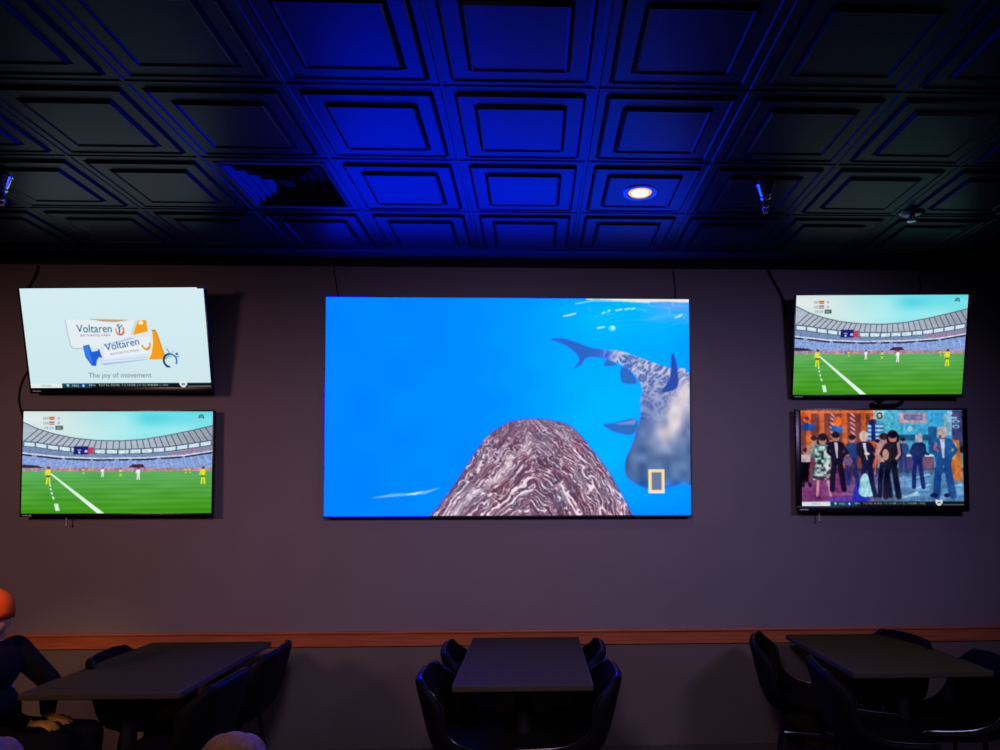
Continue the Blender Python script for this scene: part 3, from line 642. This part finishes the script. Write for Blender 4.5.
def downlight(x, y, label, power, col, visible=True):
    root = empty('downlight', (x, y, CEIL-.014), 0, label, 'ceiling light')
    b = MB(); b.lathe([(.064, -.001), (.068, -.005), (.088, -.004), (.093, 0), (.093, .002), (.064, .002)], n=40); b.build('trim_ring', M['plastic'], root)
    b = MB(); b.lathe([(0, -.008), (.03, -.007), (.043, -.003), (.047, .001)], n=32); b.build('bulb', emit_mat('warm_bulb', (1, .80, .42), 9), root)
    b = MB(); b.lathe([(.046, -.002), (.050, -.007), (.056, -.007), (.061, -.001)], n=40); b.build('rim_glow', emit_mat('warm_rim_glow', (1, .52, .12), 1.1), root)  # emissive ring stands in for the reflector lit by the bulb
    l = bpy.data.lights.new('bulb_light', 'SPOT'); l.energy = power; l.color = col; l.spot_size = math.radians(150); l.spot_blend = .8; l.shadow_soft_size = .05
    lo = bpy.data.objects.new('bulb_light', l); COL.objects.link(lo); lo.location = (x, y, CEIL-.04); return root
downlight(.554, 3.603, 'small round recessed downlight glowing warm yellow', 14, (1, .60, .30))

def sprinkler(x, y, label):
    root = empty('fire_sprinkler', (x, y, CEIL-.014), 0, label, 'sprinkler', 'chrome pendant fire sprinklers')
    b = MB(); b.lathe([(.046, 0), (.047, -.003), (.043, -.008), (.028, -.052), (.021, -.058), (.021, -.060)], n=28); b.build('escutcheon', M['chrome'], root)
    b = MB(); b.lathe([(.019, -.058), (.025, -.064), (.025, -.070), (.016, -.078), (.014, -.100), (.017, -.112), (.010, -.118), (.0, -.119)], n=16); b.build('body', M['steel'], root)
    b = MB()
    for s in (-1, 1): b.tube([(s*.014, 0, -.1), (s*.017, 0, -.122), (s*.004, 0, -.142)], .0028, 6)
    b.build('yoke', M['steel'], root)
    b = MB(); b.lathe([(.0, -.139), (.013, -.140), (.013, -.143), (0, -.143)], n=16); b.build('deflector', M['steel'], root); return root
sprinkler(1.185, 3.50, 'chrome cone-shaped fire sprinkler hanging right of the glowing downlight')
sprinkler(-2.64, 3.50, 'chrome cone-shaped fire sprinkler hanging at the left edge of the ceiling')
root = empty('flush_sprinkler', (2.14, 3.85, CEIL-.002), 0, 'small flat round sprinkler with a ring, at the right of the dark ceiling', 'sprinkler')
b = MB(); b.lathe([(.072, 0), (.070, -.006), (.046, -.020), (.030, -.022)], n=28); b.build('escutcheon', M['plastic'], root)
b = MB(); b.lathe([(.017, -.020), (.019, -.044), (.026, -.048), (.026, -.052), (.020, -.056), (.0, -.056)], n=20); b.build('head', M['steel'], root)

# ------------------------------------------------------------------ tables
def table(x0, x1, y0, y1, label):
    cx, cy = (x0+x1)/2, (y0+y1)/2; w, d = x1-x0, y1-y0
    root = empty('dining_table', (cx, cy, 0), 0, label, 'table', 'dark rectangular tables against the wall')
    b = MB(); b.box((-w/2, -d/2, .727), (w/2, d/2, .759), 0, .006)
    # slightly raised bevel at the rim
    b.build('tabletop', M['laminate'], root)
    b = MB()
    for a_, c_ in (((-w/2-.002, -d/2-.002, .730), (w/2+.002, -d/2+.004, .7605)), ((-w/2-.002, d/2-.004, .730), (w/2+.002, d/2+.001, .7605)), ((-w/2-.002, -d/2+.004, .730), (-w/2+.004, d/2-.004, .7605)), ((w/2-.004, -d/2+.004, .730), (w/2+.002, d/2-.004, .7605))): b.box(a_, c_, 0, .002)
    b.build('edge_band', M['edge'], root)
    for s in (-1, 1):
        yy = s*d*.28
        b = MB(); b.lathe([(.036, .05), (.036, .70), (.05, .71)], c=(0, yy, 0), n=20); b.box((-.16, yy-.1, .71), (.16, yy+.1, .727)); b.build('column', M['iron'], root)
        b = MB(); b.box((-.27, yy-.035, .0), (.27, yy+.035, .028), 0, .008); b.box((-.035, yy-.16, .0), (.035, yy+.16, .028), 0, .008); b.lathe([(.07, .028), (.05, .05), (.04, .055)], c=(0, yy, 0), n=20); b.build('base', M['iron'], root)
    return root
table(-2.41, -1.67, 3.38, 4.52, 'dark rectangular table beneath the two left televisions')
table(-.40, .28, 3.43, 4.575, 'dark rectangular table centred below the big video wall')
table(1.645, 2.375, 3.60, 4.585, 'dark rectangular table beneath the two right televisions')

# ------------------------------------------------------------------ chairs
def make_chair():
    root = empty('bucket_chair', (0, 0, 0))
    S = [(.245, .452, .215, .004, 0), (.225, .470, .225, .006, 0), (.12, .462, .240, .018, 0), (0, .450, .252, .040, 0), (-.10, .446, .262, .075, .012), (-.17, .462, .266, .115, .030),
         (-.215, .515, .266, .125, .065), (-.240, .60, .260, .085, .085), (-.262, .70, .243, .030, .070), (-.280, .782, .215, -.016, .042), (-.286, .808, .180, -.022, .030)]
    nt = 14; vs = []
    for (yy, zz, hw, ri, fwd) in S:
        for k in range(nt+1):
            t = -1+2*k/nt; e = abs(t)**2.6; vs.append(Vector((hw*math.sin(t*PI/2*.98)/math.sin(PI/2*.98), yy+fwd*e, zz+ri*e-(.010*(1-t*t) if zz < .5 else 0))))
    nS = len(S)
    inner = list(vs)
    # outward offset for the padded thickness
    def nrm(i, k):
        g = lambda a, c: inner[max(0, min(nS-1, a))*(nt+1)+max(0, min(nt, c))]
        return (g(i, k+1)-g(i, k-1)).cross(g(i+1, k)-g(i-1, k)).normalized()
    th = .032; outer = []
    for i in range(nS):
        for k in range(nt+1):
            e = 1-.35*(abs(-1+2*k/nt)**6); outer.append(inner[i*(nt+1)+k]+nrm(i, k)*th*e*(1.5 if 1 < i < 6 else 1))
    if outer[3*(nt+1)+nt//2].z > inner[3*(nt+1)+nt//2].z: outer = [2*inner[q]-outer[q] for q in range(len(inner))]
    N = len(inner); fs = []
    for i in range(nS-1):
        for k in range(nt):
            a = i*(nt+1)+k; fs.append((a, a+1, a+nt+2, a+nt+1)); fs.append((N+a, N+a+nt+1, N+a+nt+2, N+a+1))
    rim = [k for k in range(nt+1)]+[i*(nt+1)+nt for i in range(1, nS)]+[(nS-1)*(nt+1)+k for k in range(nt-1, -1, -1)]+[i*(nt+1) for i in range(nS-2, 0, -1)]
    for q in range(len(rim)): a, c = rim[q], rim[(q+1) % len(rim)]; fs.append((a, c, N+c, N+a))
    b = MB(); b.add(inner+outer, fs); sh = b.build('seat_shell', M['vinyl'], root, True, 60)
    md = sh.modifiers.new('subd', 'SUBSURF'); md.levels = 1; md.render_levels = 2
    pts = [(inner[q]+outer[q])/2+(inner[q]-outer[q])*.42 for q in rim]; pts.append(pts[0])
    b = MB(); b.tube(smooth3(pts, 3), .0042, 6, cap=False); b.build('piping', M['piping'], root)
    b = MB(); b.box((-.17, -.13, .40), (.17, .17, .418), 0, .004); b.build('seat_frame', M['legs'], root)
    for sx in (-1, 1):
        for sy in (-1, 1):
            b = MB(); b.tube([(sx*.15, .02+sy*.13, .41), (sx*.195, .02+sy*.185, .012)], [.014, .010], 10)
            l = b.build('leg', M['legs'], root)
            b = MB(); b.lathe([(.013, 0), (.014, .004), (.012, .014)], c=(sx*.197, .02+sy*.187, 0), n=12); b.build('foot_cap', M['steel'], l)
    f = .57; cs = [(sx*(.15+.045*f), .02+sy*(.13+.055*f), .41-.398*f) for sx, sy in ((-1, -1), (1, -1), (1, 1), (-1, 1))]
    for k in range(4): b = MB(); b.tube([cs[k], cs[(k+1) % 4]], .008, 8); b.build('crossbar', M['steel'], root)
    return root
proto = make_chair(); used = []
GRP = 'black bucket chairs at the wall tables'
def chair(x, y, ang, label, group=GRP):
    o = proto if not used else copy_tree(proto); used.append(1)
    o.location = (x, y, 0); o.rotation_euler = (0, 0, ang); tag(o, label, 'chair', group); return o
# local +Y is the way the chair faces; facing +X is -90 degrees
E_, W_ = -PI/2, PI/2
chair(-.235, 4.16, E_+.04, 'black bucket chair on the left of the centre table, nearer the wall')
chair(-.27, 3.58, E_-.03, 'black bucket chair on the left of the centre table, nearer the camera')
chair(.10, 4.16, W_-.03, 'black bucket chair on the right of the centre table, nearer the wall')
chair(.115, 3.60, W_+.03, 'black bucket chair on the right of the centre table, nearer the camera')
chair(-2.15, 4.10, E_+.10, 'black bucket chair on the left of the left table, back showing above its far corner')
chair(-2.55, 3.50, E_, 'black bucket chair at the left table that the person in the orange cap sits on')
chair(-1.77, 4.16, W_+.04, 'black bucket chair on the right of the left table, nearer the wall')
chair(-1.77, 3.52, W_-.02, 'black bucket chair on the right of the left table, nearer the camera')
chair(1.62, 4.22, E_-.36, 'black bucket chair on the left of the right table, nearer the wall, legs in view')
chair(1.75, 3.62, E_-.17, 'black bucket chair on the left of the right table, nearer the camera')
chair(2.05, 4.29, W_+.24, 'black bucket chair on the right of the right table, back showing above the tabletop')
chair(2.22, 3.76, W_-.05, 'black bucket chair at the right edge of the view, beside the right table')

# ------------------------------------------------------------------ people
def cone(b, p, q, r0, r1, n=14):
    p, q = Vector(p), Vector(q); L = (q-p).length; k = max(2, int(L/.05))
    b.tube([p+(q-p)*(i/k) for i in range(k+1)], [r0+(r1-r0)*i/k for i in range(k+1)], n); b.ell(p, (r0, r0, r0), n=12); b.ell(q, (r1, r1, r1), n=12)
def remesh(o, vox, sm=3):
    m = o.modifiers.new('fuse', 'REMESH'); m.mode = 'VOXEL'; m.voxel_size = vox; m.use_smooth_shade = True
    s = o.modifiers.new('soften', 'SMOOTH'); s.factor = .5; s.iterations = sm
def person(x, y, ang, scale, label, head, top, group=None, hs=1.0, hyaw=0.0, rest=False):
    root = empty('person', (x, y, 0), ang, label, 'person', group); root.scale = (scale,)*3
    J = dict(hip=(0, 0, .57), waist=(0, -.03, .74), chest=(0, -.045, .93), neck=(0, -.035, 1.055))
    HC = Vector((0, -.005, 1.19)); NP = Vector((0, -.03, 1.09)); HR = Matrix.Rotation(hyaw, 3, 'Z')
    hp_ = lambda v: NP+HR @ ((Vector(v)-NP)*hs)       # the head turns and sits on the neck
    class HB(MB):
        def ell(s, c, r, mi=0, n=20, mtx=None): super().ell(hp_(c), [q*hs for q in r], mi, n, HR if mtx is None else HR @ mtx)
        def turn(s): s.v = [tuple(hp_(v)) for v in s.v]; return s
    b = MB(); hb = HB()
    b.ell((0, -.02, .58), (.155, .115, .10)); b.ell((0, -.03, .75), (.135, .095, .13)); b.ell((0, -.045, .93), (.165, .105, .135)); b.ell((0, -.045, 1.0), (.17, .07, .06))
    cone(b, (0, -.035, 1.02), (0, -.015, 1.12), .060, .054)
    hb.ell(HC+Vector((0, -.012, .035)), (.076, .094, .088)); hb.ell(HC+Vector((0, .008, -.025)), (.077, .076, .078)); hb.ell(HC+Vector((0, .040, -.078)), (.048, .040, .034))
    hb.ell(HC+Vector((0, .082, -.012)), (.012, .014, .026)); hb.ell(HC+Vector((0, .090, -.028)), (.016, .014, .011)); hb.ell(HC+Vector((0, .076, .022)), (.05, .014, .009))
    hb.ell(HC+Vector((0, .076, -.055)), (.024, .010, .006)); hb.ell(HC+Vector((0, .074, -.064)), (.020, .010, .006))
    SH = (lambda s: ((s*.18, -.03, 1.0), (s*.24, .12, .80), (s*.08, .22, .665))) if rest else (lambda s: ((s*.175, -.045, 1.005), (s*.225, .05, .76), (s*.135, .27, .70)))
    for s in (-1, 1):
        hb.ell(HC+Vector((s*.077, -.012, -.008)), (.010, .020, .032)); hb.ell(HC+Vector((s*.042, .058, -.022)), (.024, .022, .022))
        sh, el, wr = SH(s)
        cone(b, sh, el, .052, .040); cone(b, el, wr, .040, .027)
        pd = Vector((-s*.03, .09, -.015)); pc = Vector(wr)+pd*.5; b.ell(pc, (.038, .048, .015))
        for k, (off, ln) in enumerate(((-.028, .060), (-.010, .068), (.009, .064), (.027, .050))):
            a0 = Vector(wr)+pd*.85+Vector((off, 0, 0)); a1 = a0+Vector((off*.1, ln*.55, -.006)); a2 = a1+Vector((0, ln*.40, -.022)); cone(b, a0, a1, .0092, .0085, 8); cone(b, a1, a2, .0085, .0072, 8)
        t0 = Vector(wr)+pd*.35+Vector((-s*.030, 0, 0)); cone(b, t0, t0+Vector((-s*.026, .028, -.004)), .012, .010, 8); cone(b, t0+Vector((-s*.026, .028, -.004)), t0+Vector((-s*.032, .056, -.012)), .010, .008, 8)
        hp, kn, an = (s*.085, .0, .56), (s*.115, .42, .545), (s*.12, .40, .10)
        cone(b, hp, kn, .080, .056); cone(b, kn, an, .052, .034); cone(b, an, (s*.125, .52, .045), .036, .028)
    b.add(hb.v, hb.f)
    body = b.build('body', M['skin'], root); remesh(body, .0075, 4)
    # jacket or shirt
    b = MB(); b.ell((0, -.03, .70), (.165, .128, .15)); b.ell((0, -.045, .93), (.185, .128, .15)); b.ell((0, -.045, 1.0), (.185, .088, .07))
    cone(b, (0, -.04, 1.03), (0, -.03, 1.07), .075, .066)
    for s in (-1, 1): sh, el, wr = [Vector(q) for q in SH(s)]; cone(b, sh, el, .070, .056); cone(b, el, el+(wr-el)*.9, .054, .038)
    o = b.build('jacket', top, root); remesh(o, .012, 3)
    b = MB(); b.ell((0, -.02, .59), (.175, .135, .10))
    for s in (-1, 1): cone(b, (s*.085, .0, .565), (s*.115, .42, .55), .095, .070); cone(b, (s*.115, .42, .55), (s*.12, .40, .12), .068, .052)
    o = b.build('trousers', M['denim'], root); remesh(o, .012, 2)
    for s in (-1, 1):
        b = MB(); b.ell((s*.125, .46, .045), (.046, .12, .045)); b.ell((s*.12, .40, .08), (.045, .05, .05)); o = b.build('shoe', M['shoe'], root); remesh(o, .01, 2)
        b = HB(); b.ell(HC+Vector((s*.032, .0745, .002)), (.0115, .008, .007)); b.build('eye', M['eye'], root)
    if head == 'cap':
        # a cap worn with the crown forward: panelled dome, band and peak turned to the back
        bm = bmesh.new(); b = MB(); n = 40; rows = 12; vs = []
        for i in range(rows+1):
            ph = i/rows*PI*.56
            for k in range(n):
                a = 2*PI*k/n; r = math.sin(ph); seam = 1-.010*(abs(math.cos(a*3)) > .985)
                vs.append((HC.x+.090*r*math.cos(a)*seam, HC.y-.012+.113*r*math.sin(a)*seam, HC.z+.034+.100*math.cos(ph)*(1 if ph < PI/2 else 2.2)))
        b.add(vs, [(i*n+k, i*n+(k+1) % n, (i+1)*n+(k+1) % n, (i+1)*n+k) for i in range(rows) for k in range(n)])
        b.v = [tuple(hp_(v)) for v in b.v]; cp = b.build('cap', M['cap'], root, True, 80); sd = cp.modifiers.new('thick', 'SOLIDIFY'); sd.thickness = .005; bm.free()
        b = HB(); b.ell(HC+Vector((0, -.012, .134)), (.009, .009, .005)); b.build('button', M['cap'], cp)
        vs = []; fs = []
        for i in range(13):
            a = PI*1.5+(i/12-.5)*1.3
            for q, rr in enumerate((1.0, 1.25, 1.48)):
                k_ = 1-abs(i/12-.5)*.5*(q > 0); vs.append((HC.x+.094*math.cos(a)*(1 if q == 0 else rr*k_*.92), HC.y-.012+.110*math.sin(a)*(1 if q == 0 else rr*k_), HC.z+.000-.012*q))
        for i in range(12):
            for q in range(2): fs.append((i*3+q, i*3+q+1, i*3+q+4, i*3+q+3))
        b = MB(); b.add([hp_(v) for v in vs], fs); pk = b.build('peak', M['cap'], cp); sd = pk.modifiers.new('thick', 'SOLIDIFY'); sd.thickness = .004
        b = HB(); b.ell(HC+Vector((.066, .0725, .055)), (.009, .004, .005), mtx=Matrix.Rotation(-.75, 3, 'Z')); b.build('stitched_mark', M['capdark'], cp)
    else:
        b = HB(); b.ell(HC+Vector((0, -.022, .048)), (.090, .100, .094)); b.ell(HC+Vector((0, -.05, -.01)), (.086, .070, .10)); b.ell(HC+Vector((0, -.055, -.07)), (.07, .05, .07)); b.ell(HC+Vector((0, .03, .078)), (.07, .07, .055))
        b.ell(HC+Vector((0, -.02, .105)), (.062, .07, .045))
        o = b.build('hair', M['hair'], root); remesh(o, .009, 3)
        sb = o.modifiers.new('tufts', 'DISPLACE'); tx = bpy.data.textures.new('hair_tufts', 'CLOUDS'); tx.noise_scale = .03; sb.texture = tx; sb.strength = .012; sb.mid_level = .5
    return root
pp = person(-2.605, 3.50, E_, .915, 'person in an orange cap and dark top at the left edge, facing the camera', 'cap', M['cloth'], hs=1.13, hyaw=-1.35, rest=True)
person(-.655, 1.56, .08, .875, 'person whose brown hair shows at the bottom edge, below the left table', 'hair', M['cloth2'])
person(-1.215, 1.60, -.05, .865, 'person whose brown hair shows in the bottom left corner', 'hair', M['cloth2'])
for x, yy, a, l in ((-.655, 1.56, .08, 'black bucket chair under the person at the bottom edge'), (-1.215, 1.60, -.05, 'black bucket chair under the person in the bottom left corner')):
    o = chair(x, yy, a, l, 'black bucket chairs the people sit on'); o.scale = (.9, .9, .9)

# ------------------------------------------------------------------ unseen lamps, no fixtures
def lamp(name, x, y, z, power, col, size=150, soft=.08, blend=.9, aim=None):
    l = bpy.data.lights.new(name, 'SPOT'); l.energy = power; l.color = col; l.spot_size = math.radians(size); l.spot_blend = blend; l.shadow_soft_size = soft
    o = bpy.data.objects.new(name, l); COL.objects.link(o); o.location = (x, y, z)
    if aim: o.rotation_euler = (Vector(aim)-Vector((x, y, z))).to_track_quat('-Z', 'Y').to_euler()
    return o
lamp('unseen_lamp', -3.9, 1.2, 2.6, 130, (1, .50, .46), 86, .35, .95, aim=(-2.9, 4.7, .75))
lamp('unseen_lamp', 2.6, 1.2, 2.9, 130, (.50, .42, 1), 86, .3, .95, aim=(1.3, 4.7, .7))  # added purple fill, brings the right of the wall to its tone
lamp('unseen_lamp', -.3, .8, 2.9, 160, (.74, .54, 1), 84, .3, .95, aim=(-.3, 4.7, .6))  # added purple fill, brightens the wall below the video wall
lamp('unseen_lamp', -2.35, 2.45, 1.85, 48, (1, .55, .18), 34, .05, 1, aim=(-2.64, 3.48, 1.12))  # added narrow spot to warm the capped head, no real source
lamp('unseen_lamp', -.9, .9, 3.0, 30, (1, .66, .48), 50, .1, 1, aim=(-.9, 1.55, 1.0))  # added warm fill over the two brown-haired heads
w_ = bpy.data.worlds.new('world'); SC.world = w_; w_.use_nodes = True
w_.node_tree.nodes['Background'].inputs[0].default_value = (.01, .008, .012, 1)

vs_ = SC.view_settings; SC.display_settings.display_device = 'sRGB'; vs_.view_transform = 'Standard'; vs_.look = 'None'; vs_.gamma = 1; vs_.exposure = 0; vs_.use_curve_mapping = False
SC.cycles.use_denoising = True; SC.cycles.max_bounces = 6; SC.cycles.sample_clamp_indirect = 4
